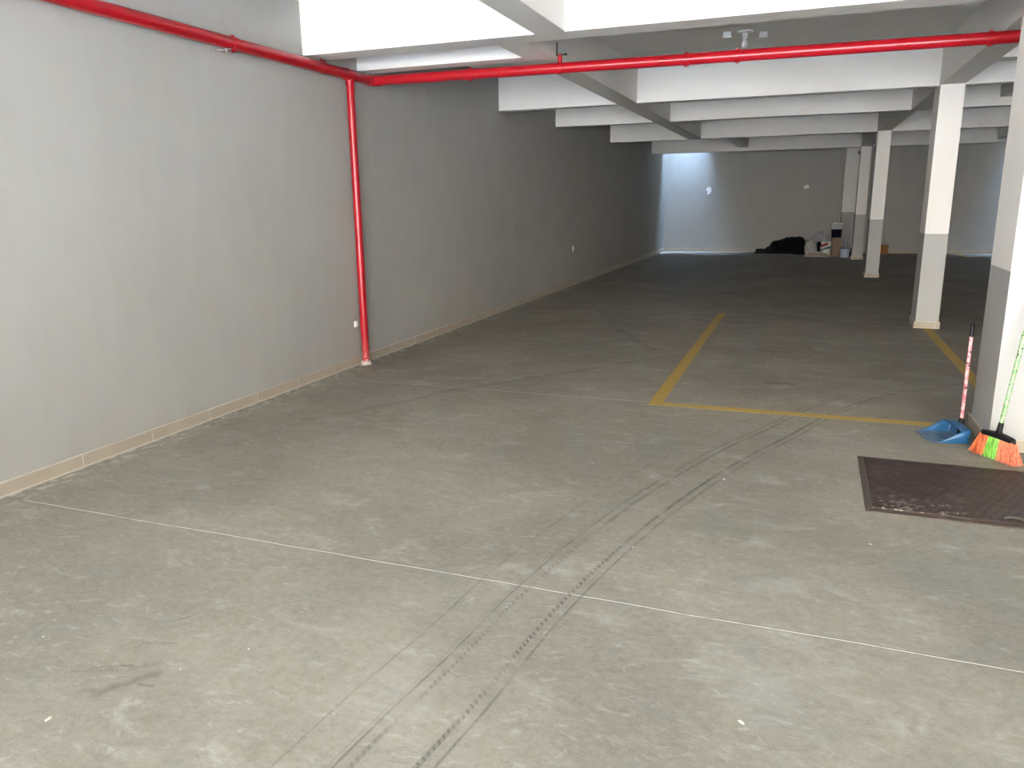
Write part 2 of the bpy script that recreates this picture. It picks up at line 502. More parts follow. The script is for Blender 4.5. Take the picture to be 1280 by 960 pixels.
def bm_lathe(bm, prof, seg=32, org=(0, 0, 0)):
    rings = []
    for (r, z) in prof:
        if r < 1e-6:
            rings.append([bm.verts.new((org[0], org[1], org[2] + z))])
        else:
            rings.append([bm.verts.new((org[0] + r * math.cos(2 * PI * k / seg), org[1] + r * math.sin(2 * PI * k / seg), org[2] + z)) for k in range(seg)])
    for a, b in zip(rings, rings[1:]):
        for k in range(seg):
            q = [a[k % len(a)], a[(k + 1) % len(a)], b[(k + 1) % len(b)], b[k % len(b)]]
            u = []
            for v in q:
                if v not in u:
                    u.append(v)
            if len(u) >= 3:
                bm.faces.new(u)


def obj(name, bm, mat, parent=None, smooth=False, bevel=0.0, loc=None):
    bmesh.ops.recalc_face_normals(bm, faces=bm.faces)
    if bevel:
        bmesh.ops.bevel(bm, geom=[e_ for e_ in bm.edges if len(e_.link_faces) == 2 and e_.calc_face_angle(0) > 0.5], offset=bevel, segments=2, profile=0.7, affect='EDGES')
    me = bpy.data.meshes.new(name)
    bm.to_mesh(me)
    bm.free()
    me.materials.append(mat)
    if smooth:
        for p in me.polygons:
            p.use_smooth = True
        try:
            me.set_sharp_from_angle(angle=math.radians(40))
        except Exception:
            pass
    o = bpy.data.objects.new(name, me)
    COL.objects.link(o)
    if loc is not None:
        o.location = loc
    if parent is not None:
        o.parent = parent
    return o


def tag(o, label, cat=None, group=None, kind=None):
    o['label'] = label
    if cat:
        o['category'] = cat
    if group:
        o['group'] = group
    if kind:
        o['kind'] = kind
    return o


def thing(name, label, cat, loc=(0, 0, 0), rotz=0.0, group=None):
    o = bpy.data.objects.new(name, None)
    o.empty_display_size = 0.1
    COL.objects.link(o)
    o.location = loc
    o.rotation_euler = (0, 0, rotz)
    return tag(o, label, cat, group)


def box(name, lo, hi, mat, parent=None, bevel=0.0):
    bm = bmesh.new()
    bm_box(bm, lo, hi)
    return obj(name, bm, mat, parent, bevel=bevel)


# ------------------------------------------------------------------ the room
XR, YB, ZS, ZB = 12.0, 24.30, 3.20, 2.773
SK = 0.081
tag(box('floor', (-1.0, FRONT, -0.2), (XR + 1, YB + 0.2, 0.0), M['floor']), 'grey trowelled concrete garage floor with tyre marks and pale saw joints', 'floor', kind='structure')
tag(box('wall_left', (-0.2, -1.3, 0.0), (0.0, YB, 4.2), M['wall']), 'long light grey painted wall carrying the red pipe', 'wall', kind='structure')
tag(box('wall_back', (-0.2, YB, 0.0), (XR + 0.2, YB + 0.2, 6.5), M['wall']), 'grey painted end wall with white parking numbers', 'wall', kind='structure')  # raised above the slab to keep direct sun out of the light wells
tag(box('wall_right_added', (XR, FRONT, 0.0), (XR + 0.2, YB, 4.2), M['wall']), 'added grey painted wall beyond the columns, out of view', 'wall', kind='structure')  # unseen wall, added for the daylight balance
M['bounce_facade'] = paint('bounce_facade_render', (0.58, 0.55, 0.51), 0.03, 0.8)
M['yard'] = paint('bounce_yard_paving', (0.62, 0.59, 0.54), 0.06, 0.8)
tag(box('added_ground', (-40, -70, -0.2), (50, FRONT, 0.0), M['yard']), 'added sunlit pale paved yard in front of the garage entrance, bouncing light inside', 'added_ground', kind='structure')  # added out of view to bounce sunlight up into the garage
tag(box('added_ground_side', (-40, FRONT, -0.2), (-1.0, 40, 0.0), M['yard']), 'added sunlit pale paved yard beside the garage, bouncing light inside', 'added_ground', kind='structure')  # added out of view; bounces sun onto the near column's left face
tag(box('wall_front_light_block', (9.0, FRONT - 0.2, 0.0), (XR + 0.2, FRONT, 3.2), M['white']), 'added white outer wall closing the far end of the entrance to cut daylight', 'wall', kind='structure')  # added out of view; narrows the entrance to cut light on the right
tag(box('wall_front_sun_block', (-0.2, FRONT - 0.2, 3.2), (XR + 0.2, FRONT, 9.0), M['white']), 'added white outer wall above the wide garage entrance, shading the near yard', 'wall', kind='structure')  # added out of view; its height shades the paving nearest the entrance
tag(box('bounce_building_wall', (-12, -30.4, 0), (22, -30, 9), M['bounce_facade']), 'added plain pale brown house front across the yard, bouncing sunlight into the garage', 'building wall', kind='structure')  # unseen, added to reflect sun towards the deep beams and columns
# slab with two narrow light wells along the back wall
WELL_Y, W1, W2 = 23.62, (0.0, 1.22), (9.0, 10.2)
bm = bmesh.new()
bm_box(bm, (0, FRONT, ZS), (XR, WELL_Y, ZS + 0.2))
bm_box(bm, (W1[1], WELL_Y, ZS), (W2[0], YB, ZS + 0.2))
bm_box(bm, (W2[1], WELL_Y, ZS), (XR, YB, ZS + 0.2))
tag(obj('ceiling', bm, M['white']), 'white painted concrete ceiling slab between the beams', 'ceiling', kind='structure')
bm = bmesh.new()
for a, b in (W1, W2):
    bm_box(bm, (a - 0.1 if a else 0.0, WELL_Y - 0.1, ZS + 0.2), (b + 0.1, WELL_Y, 4.2))
    bm_box(bm, (b, WELL_Y, ZS + 0.2), (b + 0.1, YB, 4.2))
bm_box(bm, (W2[0] - 0.1, WELL_Y, ZS + 0.2), (W2[0], YB, 4.2))
tag(obj('wall_light_well', bm, M['white']), 'white sides of the light wells over the end wall', 'wall', kind='structure')

tag(box('baseboard_left', (0.0, -1.3, 0.0), (0.014, YB, SK), M['tile']), 'beige ceramic skirting along the long grey wall', 'skirting', kind='structure')
tag(box('baseboard_back', (0.014, YB - 0.014, 0.0), (XR, YB, SK), M['tile']), 'beige ceramic skirting along the end wall', 'skirting', kind='structure')

# cross beams and longitudinal beams
BG = 'white concrete ceiling beams'


def beam(name, lo, hi, label):
    o = box(name, lo, hi, M['white'], bevel=0.004)
    return tag(o, label, 'beam', kind='structure')


e_ = 0.0
beam('cross_beam', (0, 5.91, ZB), (XR, 6.18, ZS), 'white cross beam above the red riser, first from the entrance')
beam('cross_beam', (0, 6.77, ZB), (1.66, 6.97, ZS), 'short white cross beam above the pipe elbow')
beam('cross_beam', (0, 10.45, ZB), (XR, 10.65, ZS), 'white cross beam resting at the tall middle column')
beam('cross_beam', (0, 13.08, ZB), (XR, 13.28, ZS), 'white cross beam between the second and third columns')
beam('cross_beam', (0, 17.03, ZB), (XR, 17.23, ZS), 'white cross beam over the third column')
beam('cross_beam', (0, 21.86, ZB), (XR, 22.06, ZS), 'white cross beam nearest the end wall')
beam('cross_beam', (5.645, 8.625, ZB), (XR, 8.84, ZS), 'short white cross beam behind the near column')
beam('long_beam', (2.069, FRONT, ZB), (2.306, 5.91, ZS), 'white lengthwise beam over the entrance bay')
beam('long_beam', (1.66, 6.18, ZB), (1.922, 10.45, ZS), 'white lengthwise beam crossing behind the pipe hanger')
beam('long_beam', (1.66, 10.65, ZB), (1.922, 13.08, ZS), 'white lengthwise beam between second and third cross beams')
beam('long_beam', (1.66, 13.28, ZB), (1.922, 17.03, ZS), 'white lengthwise beam hidden in the dark bay')
beam('long_beam', (2.29, 17.23, 2.862), (2.53, 21.86, ZS), 'shallow lengthwise beam in the last bay')
beam('long_beam', (5.395, 6.18, ZB), (5.645, 10.45, ZS), 'white lengthwise beam from near column to middle column')
beam('long_beam', (5.395, 10.65, ZB), (5.645, 13.08, ZS), 'white lengthwise beam just behind the middle column')
beam('long_beam', (5.245, 13.28, ZB), (5.484, 17.03, ZS), 'white lengthwise beam reaching the third column')
beam('long_beam', (5.245, 17.23, ZB), (5.484, 21.86, ZS), 'white lengthwise beam reaching the fourth column')
beam('long_beam', (6.50, 10.65, 2.888), (6.74, 13.08, ZS), 'shallow lengthwise beam right of the middle column')
beam('long_beam', (8.19, 17.23, 2.853), (8.43, 21.86, ZS), 'shallow lengthwise beam in the far bay right of the columns')
beam('long_beam', (5.235, FRONT, ZB), (5.72, 5.36, ZS), 'white lengthwise beam over the near column')

# ------------------------------------------------------------------ columns
ZC = 1.118


def column(lo, hi, ztop, label, zc=ZC, skirt=True, rear=True):
    (x0, y0), (x1, y1) = lo, hi
    t = thing('concrete_column', label, 'column', ((x0 + x1) / 2, (y0 + y1) / 2, 0), 0, 'two-tone columns')
    t['kind'] = 'thing'
    a, b = (x1 - x0) / 2, (y1 - y0) / 2
    box('upper_shaft', (-a, -b, zc), (a, b, ztop), M['white'], t, 0.003)
    box('lower_shaft', (-a, -b, 0), (a, b, zc), M['grey'], t, 0.003)
    if skirt:
        s = 0.016
        bm = bmesh.new()
        bm_box(bm, (-a - s, -b - s, 0.0), (a + s, -b, SK))
        if rear:
            bm_box(bm, (-a - s, b, 0.0), (a + s, b + s, SK))
        bm_box(bm, (-a - s, -b, 0.0), (-a, b, SK))
        bm_box(bm, (a, -b, 0.0), (a + s, b, SK))
        obj('base_skirting', bm, M['tile'], t)
    return t


column((5.235, 5.36), (5.72, 5.91), ZS, 'wide near column with the green broom leaning on it', 1.105)
column((5.395, 10.36), (5.645, 10.80), ZB, 'slim two-tone column with beige base beside a yellow line')
column((5.247, 16.86), (5.484, 17.29), ZB, 'white and grey column with a brown box showing behind it')
column((5.242, 21.72), (5.481, 22.14), ZB, 'thin column beside the white bucket of the rubbish heap')
column((5.00, 24.07), (5.44, 24.286), ZS, 'flat pilaster against the end wall, small box at its top', 1.14, rear=False)

# ------------------------------------------------------------------ floor paint
YG = 'yellow parking bay lines'


def line(a, b, wd, label):
    a, b = Vector((*a, 0)), Vector((*b, 0))
    d = (b - a).normalized()
    s = Vector((-d.y, d.x, 0)) * wd / 2
    bm = bmesh.new()
    N = max(2, int((b - a).length / 0.15))
    top, bot = [], []
    rnd = random.Random(label)
    for i in range(N + 1):
        p = a.lerp(b, i / N)
        q1 = p + s * (1 + rnd.uniform(-0.03, 0.03))
        q2 = p - s * (1 + rnd.uniform(-0.03, 0.03))
        top.append((bm.verts.new((q1.x, q1.y, 0.0015)), bm.verts.new((q2.x, q2.y, 0.0015))))
        bot.append((bm.verts.new((q1.x, q1.y, 0.0)), bm.verts.new((q2.x, q2.y, 0.0))))
    for i in range(N):
        (a1, a2), (b1, b2) = top[i], top[i + 1]
        (c1, c2), (d1, d2) = bot[i], bot[i + 1]
        bm.faces.new((a1, a2, b2, b1))
        bm.faces.new((c1, d1, d2, c2))
        bm.faces.new((a1, b1, d1, c1))
        bm.faces.new((a2, c2, d2, b2))
    bm.faces.new((top[0][0], bot[0][0], bot[0][1], top[0][1]))
    bm.faces.new((top[-1][0], top[-1][1], bot[-1][1], bot[-1][0]))
    return tag(obj('parking_line', bm, M['yellow']), label, 'floor line', YG, 'thing')


YL0 = 5.80
line((3.064, YL0), (3.064, 11.03), 0.10, 'long yellow line along the open side of the bay')
line((3.115, YL0 + 0.05), (5.21, YL0 + 0.05), 0.10, 'yellow line across the mouth of the bay, ending at the blue dustpan')
line((5.525, 6.0), (5.525, 10.34), 0.10, 'yellow line running from the near column to the slim middle column')
line((8.02, 22.3), (8.02, 24.2), 0.09, 'faint far yellow line near the end wall')

# ------------------------------------------------------------------ red sprinkler pipe
PX, PZ, PY, PR = 0.072, 2.700, 6.93, 0.0445
pipe = thing('fire_pipe', 'red painted fire pipe running along the wall, down it and across under the beams', 'pipe', (0, 0, 0))
zend = PZ - 0.005 * 7
bm = bmesh.new()
bm_tube(bm, [(PX, -1.28, PZ), (PX, PY - 0.07, PZ)], PR, 28)
obj('wall_run', bm, M['red'], pipe, True)
bm = bmesh.new()
bm_tube(bm, [(PX + 0.07, PY, PZ), (9.0, PY, PZ - 0.05)], PR, 28)
obj('cross_run', bm, M['red'], pipe, True)
bm = bmesh.new()
bm_tube(bm, [(PX, PY - 0.085, PZ), (PX, PY - 0.05, PZ), (PX + 0.006, PY - 0.025, PZ), (PX + 0.025, PY - 0.006, PZ), (PX + 0.05, PY, PZ), (PX + 0.085, PY, PZ)], PR + 0.005, 28)
obj('elbow', bm, M['red'], pipe, True)
RY, RR = 6.52, 0.0365
bm = bmesh.new()
bm_tube(bm, [(PX, RY, 0.0), (PX, RY, PZ - 0.03)], RR, 28)
obj('riser', bm, M['red'], pipe, True)
bm = bmesh.new()
bm_tube(bm, [(PX, RY - 0.075, PZ), (PX, RY + 0.075, PZ)], PR + 0.005, 28)
bm_tube(bm, [(PX, RY, PZ), (PX, RY, PZ - 0.085)], RR + 0.006, 28)
obj('tee', bm, M['red'], pipe, True)


def ring(p, ax, r, w, nuts, mat=M['red'], axis2=None):
    p, ax = Vector(p), Vector(ax).normalized()
    bm = bmesh.new()
    bm_tube(bm, [p - ax * w / 2, p + ax * w / 2], r, 28)
    side = ax.cross(Vector((0, 0, 1))).normalized()
    for sgn in (-1, 1):
        q = p + (Vector((0, 0, 1)) * sgn if nuts == 'v' else side * sgn) * (r + 0.002)
        bm_tube(bm, [q - side * 0.014, q + side * 0.014] if nuts == 'v' else [q - Vector((0, 0, 0.022)), q + Vector((0, 0, 0.022))], 0.008, 8)
    return obj('coupling', bm, mat, pipe, True)


ring((PX, 4.95, PZ), (0, 1, 0), PR + 0.006, 0.05, 'v')
for xx in (1.10, 3.05, 3.46, 5.25):
    ring((xx, PY, PZ - 0.0057 * xx), (1, 0, 0), PR + 0.0055, 0.045, 'v')
# wall bracket under the wall run
bm = bmesh.new()
bm_box(bm, (0.0, 4.84, PZ - 0.065), (0.022, 4.90, PZ - 0.045))
bm_box(bm, (0.0, 4.86, PZ - 0.056), (0.115, 4.875, PZ - 0.049))
bm_tube(bm, [(0.075, 4.868, PZ - 0.075), (0.075, 4.868, PZ - 0.045)], 0.008, 10)
obj('wall_bracket', bm, M['steel'], pipe)
# inverted V hanger below the first beam
bm = bmesh.new()
for dy in (-0.055, 0.055):
    bm_tube(bm, [(PX, 6.10 + dy * 0.35, ZB), (PX, 6.10 + dy, PZ + 0.02)], 0.006, 8)
bm_tube(bm, [(PX, 6.09, PZ), (PX, 6.11, PZ)], PR + 0.004, 24)
obj('hanger', bm, M['red'], pipe)
# rod hanger by the lengthwise beam
HX = 1.955
hz = PZ - 0.0057 * HX
bm = bmesh.new()
bm_box(bm, (1.922, PY - 0.012, 2.79), (1.93, PY + 0.012, 2.90))
bm_box(bm, (1.93, PY - 0.005, 2.795), (HX + 0.05, PY + 0.005, 2.803))
bm_tube(bm, [(HX + 0.04, PY, 2.799), (HX + 0.062, PY, 2.799)], 0.009, 8)
hb = obj('beam_bracket', bm, M['dark_steel'], pipe)
bm = bmesh.new()
bm_tube(bm, [(HX, PY, hz + 0.09), (HX, PY, 2.82)], 0.005, 10)
obj('threaded_rod', bm, M['steel'], pipe)
bm = bmesh.new()
bm_tube(bm, [(HX, PY, hz + 0.03), (HX, PY, hz + 0.105)], 0.019, 16)
bm_tube(bm, [(HX - 0.014, PY, hz), (HX + 0.014, PY, hz)], PR + 0.004, 24)
obj('hanger', bm, M['red'], pipe, True)
# rough plaster collar at the foot of the riser
bm = bmesh.new()
bm_lathe(bm, [(0.0, 0.0), (0.058, 0.0), (0.052, 0.010), (0.043, 0.022), (0.036, 0.035), (0.0, 0.036)], 24, (PX, RY, 0))
for v in bm.verts:
    k = 1 + 0.35 * noise.noise(v.co * 40)
    v.co.x = PX + (v.co.x - PX) * k
    v.co.y = RY + (v.co.y - RY) * k
obj('plaster_collar', bm, M['plaster'], pipe, True)

# ------------------------------------------------------------------ ceiling lamp and junction boxes
lx, ly = 3.367, 8.72
lamp = thing('ceiling_lamp', 'small bare bulb in a white holder on the ceiling behind the first beam', 'lamp', (lx, ly, ZS))
bm = bmesh.new()
bm_lathe(bm, [(0.0, 0.0), (0.075, 0.0), (0.075, -0.010), (0.045, -0.020), (0.0, -0.020)], 28)
obj('ceiling_plate', bm, M['plastic_white'], lamp, True)
bm = bmesh.new()
bm_lathe(bm, [(0.0, -0.018), (0.026, -0.018), (0.024, -0.060), (0.021, -0.072), (0.0, -0.072)], 24)
obj('bulb_socket', bm, M['plastic_white'], lamp, True)
bm = bmesh.new()
bm_lathe(bm, [(0.014, -0.070), (0.016, -0.085), (0.028, -0.105), (0.031, -0.125), (0.026, -0.145), (0.014, -0.157), (0.0, -0.160)], 24)
obj('bulb', bm, M['glass'], lamp, True)
for bx_, by_, lab in ((3.19, 8.70, 'small white junction box on the ceiling, on the wall side of the bulb'), (3.535, 8.84, 'small white junction box on the ceiling, on the column side of the bulb')):
    t = thing('junction_box', lab, 'junction box', (bx_, by_, ZS), 0.15, 'ceiling junction boxes')
    box('box_body', (-0.038, -0.038, -0.045), (0.038, 0.038, 0.0), M['plastic_white'], t, 0.004)
    box('box_lid', (-0.043, -0.043, -0.057), (0.043, 0.043, -0.045), M['plastic_white'], t, 0.003)
t = thing('junction_box', 'tiny grey junction box at the top of the end wall pilaster', 'junction box', (5.36, 24.065, 2.74))
box('box_body', (-0.06, -0.05, -0.05), (0.06, 0.0, 0.05), M['wall'], t, 0.004)
box('box_lid', (-0.055, -0.058, -0.045), (0.055, -0.05, 0.045), M['dark_steel'], t, 0.003)


def outlet(y, z, label, w=0.075, h=0.115):
    t = thing('wall_outlet', label, 'wall outlet', (0.0, y, z))
    box('cover_plate', (0.0, -w / 2, -h / 2), (0.010, w / 2, h / 2), M['plastic_white'], t, 0.003)
    bm = bmesh.new()
    bm_tube(bm, [(0.008, 0, 0), (0.022, 0, 0)], 0.021, 20)
    obj('socket_insert', bm, M['plastic_white'], t, True)


outlet(14.16, 0.675, 'small white outlet low on the dark stretch of the long wall')
outlet(6.475, 0.405, 'little white outlet peeping out beside the red riser', 0.05, 0.06)


# ------------------------------------------------------------------ numbers on the end wall
def digit(ch, x, z, size, label, lean=0.0):
    cu = bpy.data.curves.new('painted_number', 'FONT')
    cu.body = ch
    cu.size = size * 1.08
    cu.extrude = 0.004
    cu.offset = 0.018
    cu.shear = lean
    cu.align_x = 'CENTER'
    cu.align_y = 'CENTER'
    tmp = bpy.data.objects.new('tmp', cu)
    COL.objects.link(tmp)
    dg = bpy.context.evaluated_depsgraph_get()
    me = bpy.data.meshes.new_from_object(tmp.evaluated_get(dg))
    bpy.data.objects.remove(tmp)
    me.materials.clear()
    me.materials.append(M['digit'])
    o = bpy.data.objects.new('painted_number', me)
    COL.objects.link(o)
    o.location = (x, YB - 0.004, z)
    o.rotation_euler = (PI / 2, 0, 0)
    tag(o, label, 'number')


digit('9', 1.30, 1.785, 0.245, 'white number 9 on the end wall at the edge of the blue light')
digit('8', 4.01, 1.795, 0.245, 'white number 8 on the end wall above the rubbish heap', 0.12)

# ------------------------------------------------------------------ manhole cover
mh = thing('manhole_cover', 'brown steel checker plate cover set in the floor before the broom', 'manhole cover', (4.455, 4.04, 0.0), -0.012)
W_, D_ = 0.90, 0.905
bm = bmesh.new()
z1 = 0.006
for lo, hi in (((0, 0), (W_, 0.045)), ((0, D_ - 0.02), (W_, D_)), ((0, 0.045), (0.030, D_ - 0.02)), ((W_ - 0.045, 0.045), (W_, D_ - 0.02))):
    bm_box(bm, (*lo, -0.02), (*hi, z1))
obj('frame', bm, M['rim'], mh)
bm = bmesh.new()
bm_box(bm, (0.034, 0.051, -0.02), (W_ - 0.051, D_ - 0.026, 0.010))
obj('cover_plate', bm, M['plate'], mh, bevel=0.002)
bm = bmesh.new()
pts = [(0.62, 0.075, 0.008), (0.62, 0.075, 0.022), (0.64, 0.075, 0.028), (0.68, 0.075, 0.028), (0.70, 0.075, 0.022), (0.70, 0.075, 0.008)]
bm_tube(bm, pts, 0.006, 10)
obj('lift_handle', bm, M['dark_steel'], mh, True)

# ------------------------------------------------------------------ broom
broom = thing('broom', 'broom with orange and green bristles leaning on the near column', 'broom', (5.240, 5.160, 0.0), math.atan2(-0.835, 0.55))
BL, BW = 0.25, 0.045
bm = bmesh.new()
N = 26
prev = None
for i in range(N + 1):
    s = -1 + 2 * i / N
    hw = BW / 2 * math.sqrt(max(0.02, 1 - abs(s) ** 5))
    zt = 0.150 + 0.014 * (1 - s * s)
    zb = 0.128 + 0.006 * (1 - s * s)
    xx = s * BL / 2
    ringv = [bm.verts.new(c) for c in ((xx, -hw, zb), (xx, hw, zb), (xx, hw, zt - 0.006), (xx, hw * 0.7, zt), (xx, -hw * 0.7, zt), (xx, -hw, zt - 0.006))]
    if prev:
        for k in range(6):
            bm.faces.new((prev[k], prev[(k + 1) % 6], ringv[(k + 1) % 6], ringv[k]))
    else:
        bm.faces.new(ringv[::-1])
    prev = ringv
bm.faces.new(prev)
obj('broom_head', bm, M['black'], broom, True)
rb = random.Random(3)


def bristles(name, s0, s1, mat):
    bm = bmesh.new()
    rows = 5
    cols = max(4, round((s1 - s0) * 13))
    for i in range(cols):
        for j in range(rows):
            s = s0 + (s1 - s0) * (i + 0.5) / cols
            y0 = (j - (rows - 1) / 2) * 0.0075
            for k in range(3):
                s2 = s + (k - 1) * 0.016 + rb.uniform(-0.006, 0.006)
                xt, xb = s2 * BL * 0.48, s2 * 0.165 + rb.uniform(-0.003, 0.003)
                yb = y0 * 2.3 + rb.uniform(-0.006, 0.006)
                zb = 0.002 + rb.uniform(0, 0.008)
                bm_tube(bm, [(xt, y0, 0.134), ((xt * 0.6 + xb * 0.4), y0 * 1.4 + (yb - y0) * 0.2, 0.08), (xb, yb, zb)], [0.0022, 0.0026, 0.0020], 5)
    o = obj(name, bm, mat, broom)
    return o


tag(bristles('bristles', -1.0, -0.40, M['orange']), 'orange bristles at the dustpan end')
tag(bristles('bristles', -0.40, 0.24, M['green']), 'lime green middle bristles')
tag(bristles('bristles', 0.24, 1.0, M['orange']), 'orange bristles at the outer end')
# the handle leans back on the column face
inv = broom.matrix_basis.copy()
inv = Matrix.Rotation(-math.atan2(-0.835, 0.55), 4, 'Z') @ Matrix.Translation((-5.240, -5.160, 0))
h0, h1 = Vector((5.240, 5.160, 0.15)), Vector((5.405, 5.342, 1.33))
d = (h1 - h0).normalized()
L = lambda p: inv @ p
bm = bmesh.new()
bm_tube(bm, [L(h0 - d * 0.005), L(h0 + d * 0.02), L(h0 + d * 0.03), L(h0 + d * 0.075)], [0.024, 0.019, 0.0155, 0.0145], 20)
obj('handle_socket', bm, M['black'], broom, True)
bm = bmesh.new()
bm_tube(bm, [L(h0 + d * 0.065), L(h1 - d * 0.10)], 0.0115, 18)
obj('handle', bm, M['lime'], broom, True)
bm = bmesh.new()
bm_tube(bm, [L(h1 - d * 0.11), L(h1 - d * 0.01), L(h1)], [0.0125, 0.0125, 0.008], 18)
obj('hand_grip', bm, M['black'], broom, True)

# ------------------------------------------------------------------ dustpan
ang = math.radians(13)
dp = thing('dustpan', 'blue long-handled dustpan with a pink patterned stick standing beside the column', 'dustpan', (4.925, 5.365, 0.0), ang)
dp.scale = (0.9, 0.9, 1.0)
DL, DW = 0.245, 0.31
prof = [(0.0, 0.006), (0.03, 0.010), (0.07, 0.022), (0.11, 0.043), (0.15, 0.066), (0.185, 0.082), (0.215, 0.088), (DL, 0.088)]
bm = bmesh.new()
nx, ny = 14, 12
grid = []
for i in range(nx + 1):
    x = DL * i / nx
    # side wall height by position
    for k in range(len(prof) - 1):
        if prof[k][0] <= x <= prof[k + 1][0] + 1e-9:
            t_ = (x - prof[k][0]) / (prof[k + 1][0] - prof[k][0])
            hh = prof[k][1] * (1 - t_) + prof[k + 1][1] * t_
            break
    splay = 0.010 * (hh / 0.09)
    mouth = 0.012 * math.sin(PI * 0) 
    row = [(x, -splay, hh), (x, -splay * 0.4, hh * 0.5), (x, 0.004, 0.006)]
    for j in range(1, ny):
        row.append((x, DW * j / ny, 0.003 + (0.0025 if j % 3 == 0 else 0)))
    row += [(x, DW - 0.004, 0.006), (x, DW + splay * 0.4, hh * 0.5), (x, DW + splay, hh)]
    grid.append([bm.verts.new(p) for p in row])
nr = len(grid[0])
for a, b in zip(grid, grid[1:]):
    for k in range(nr - 1):
        bm.faces.new((a[k], a[k + 1], b[k + 1], b[k]))
# back wall, arched
last = grid[-1]
backtop = []
for k in range(nr):
    y = last[k].co.y
    f_ = (y / DW) * 2 - 1
    backtop.append(bm.verts.new((DL + 0.012, y, 0.088 + 0.014 * max(0, 1 - f_ * f_))))
for k in range(nr - 1):
    bm.faces.new((last[k], last[k + 1], backtop[k + 1], backtop[k]))
o = obj('pan', bm, M['blue'], dp, True)
sol = o.modifiers.new('thickness', 'SOLIDIFY')
sol.thickness = 0.003
sol.offset = 1
# rolled rim and hood over the back
bm = bmesh.new()
hood = []
for i in range(5):
    x = DL + 0.012 - 0.07 * i / 4
    rw = []
    for j in range(13):
        f_ = j / 12 * 2 - 1
        rw.append(bm.verts.new((x, DW / 2 + f_ * (DW / 2 + 0.008), 0.090 + (0.014 + 0.006 * math.sin(PI * i / 4)) * max(0, 1 - f_ * f_) - 0.010 * (i / 4) ** 2 * (1 - abs(f_)))))
    hood.append(rw)
for a, b in zip(hood, hood[1:]):
    for k in range(12):
        bm.faces.new((a[k], a[k + 1], b[k + 1], b[k]))
o = obj('hood', bm, M['blue'], dp, True)
sol = o.modifiers.new('thickness', 'SOLIDIFY')
sol.thickness = 0.003
bm = bmesh.new()
sxp, syp = DL + 0.012, DW * 0.56
bm_tube(bm, [(sxp, syp, 0.02), (sxp, syp, 0.12), (sxp, syp, 0.135)], [0.022, 0.019, 0.014], 18)
tag(obj('stick_socket', bm, M['black'], dp, True), 'black stick socket')
bm = bmesh.new()
bm_tube(bm, [(sxp, syp, 0.125), (sxp - 0.004, syp, 0.70)], 0.0115, 18)
obj('stick', bm, M['pink'], dp, True)
bm = bmesh.new()
bm_tube(bm, [(sxp - 0.004, syp, 0.675), (sxp - 0.004, syp, 0.74), (sxp - 0.004, syp, 0.752), (sxp - 0.004, syp, 0.757)], [0.0145, 0.0145, 0.011, 0.003], 18)
tag(obj('hand_grip', bm, M['black'], dp, True), 'black end grip')


# ------------------------------------------------------------------ rubbish heap by the end wall
def blob(name, c, r, mat, seed, amp=0.18, freq=5.0, flat=True, parent=None, sub=4):
    bm = bmesh.new()
    bmesh.ops.create_icosphere(bm, subdivisions=sub, radius=1.0)
    for v in bm.verts:
        n_ = v.co.normalized()
        k = 1 + amp * noise.noise(n_ * freq * 0.5 + Vector((seed, 0, 0))) + amp * 0.5 * noise.noise(n_ * freq + Vector((0, seed, 0)))
        k -= 0.06 * abs(noise.noise(n_ * freq * 2.2 + Vector((0, 0, seed))))
        p = Vector((n_.x * r[0] * k, n_.y * r[1] * k, n_.z * r[2] * k))
        if flat:
            p.z = max(p.z, -r[2] * 0.72)
        v.co = p
    zmin = min(v.co.z for v in bm.verts)
    for v in bm.verts:
        v.co.z -= zmin
    return obj(name, bm, mat, parent, True, loc=c)


# black tarpaulin as a draped height field
bm = bmesh.new()
prof = [(2.72, 0.02), (2.78, 0.10), (2.98, 0.09), (3.08, 0.16), (3.22, 0.30), (3.38, 0.34), (3.60, 0.40), (3.85, 0.43), (4.00, 0.42), (4.08, 0.34), (4.12, 0.12), (4.16, 0.02)]
NX, NY = 90, 34
X0, X1, Y0, Y1 = 2.72, 4.16, 23.60, 24.27
g = []
for i in range(NX + 1):
    x = X0 + (X1 - X0) * i / NX
    for k in range(len(prof) - 1):
        if prof[k][0] <= x <= prof[k + 1][0] + 1e-6:
            t_ = (x - prof[k][0]) / (prof[k + 1][0] - prof[k][0])
            t_ = t_ * t_ * (3 - 2 * t_)
            H = prof[k][1] * (1 - t_) + prof[k + 1][1] * t_
            break
    row = []
    for j in range(NY + 1):
        f_ = j / NY
        y = Y0 + (Y1 - Y0) * f_
        sh = min(1, (f_ / 0.45)) ** 0.7 * (1 if f_ < 0.9 else (1 - f_) / 0.1 * 0.5 + 0.5)
        fold = 0.05 * noise.noise(Vector((x * 5, y * 9, 1.3))) + 0.025 * noise.noise(Vector((x * 14 + y * 9, y * 5, 4.1)))
        z = max(0.0, H * sh + (fold if 0 < j < NY else 0) * min(1, H * 6) * (0.4 + sh))
        if j == 0 or i in (0, NX):
            z = 0.0
        row.append(bm.verts.new((x, y + 0.04 * noise.noise(Vector((x * 4, f_, 2))) * (1 - f_), z + 0.002)))
    g.append(row)
for a, b in zip(g, g[1:]):
    for k in range(NY):
        bm.faces.new((a[k], b[k], b[k + 1], a[k + 1]))
rim_v = [r_[0] for r_ in g] + g[-1][1:] + [r_[-1] for r_ in g[::-1]][1:] + g[0][::-1][1:-1]
low = [bm.verts.new((v.co.x, v.co.y, 0.0)) for v in rim_v]
for k in range(len(rim_v)):
    q = (k + 1) % len(rim_v)
    bm.faces.new((rim_v[k], low[k], low[q], rim_v[q]))
bm.faces.new(low)
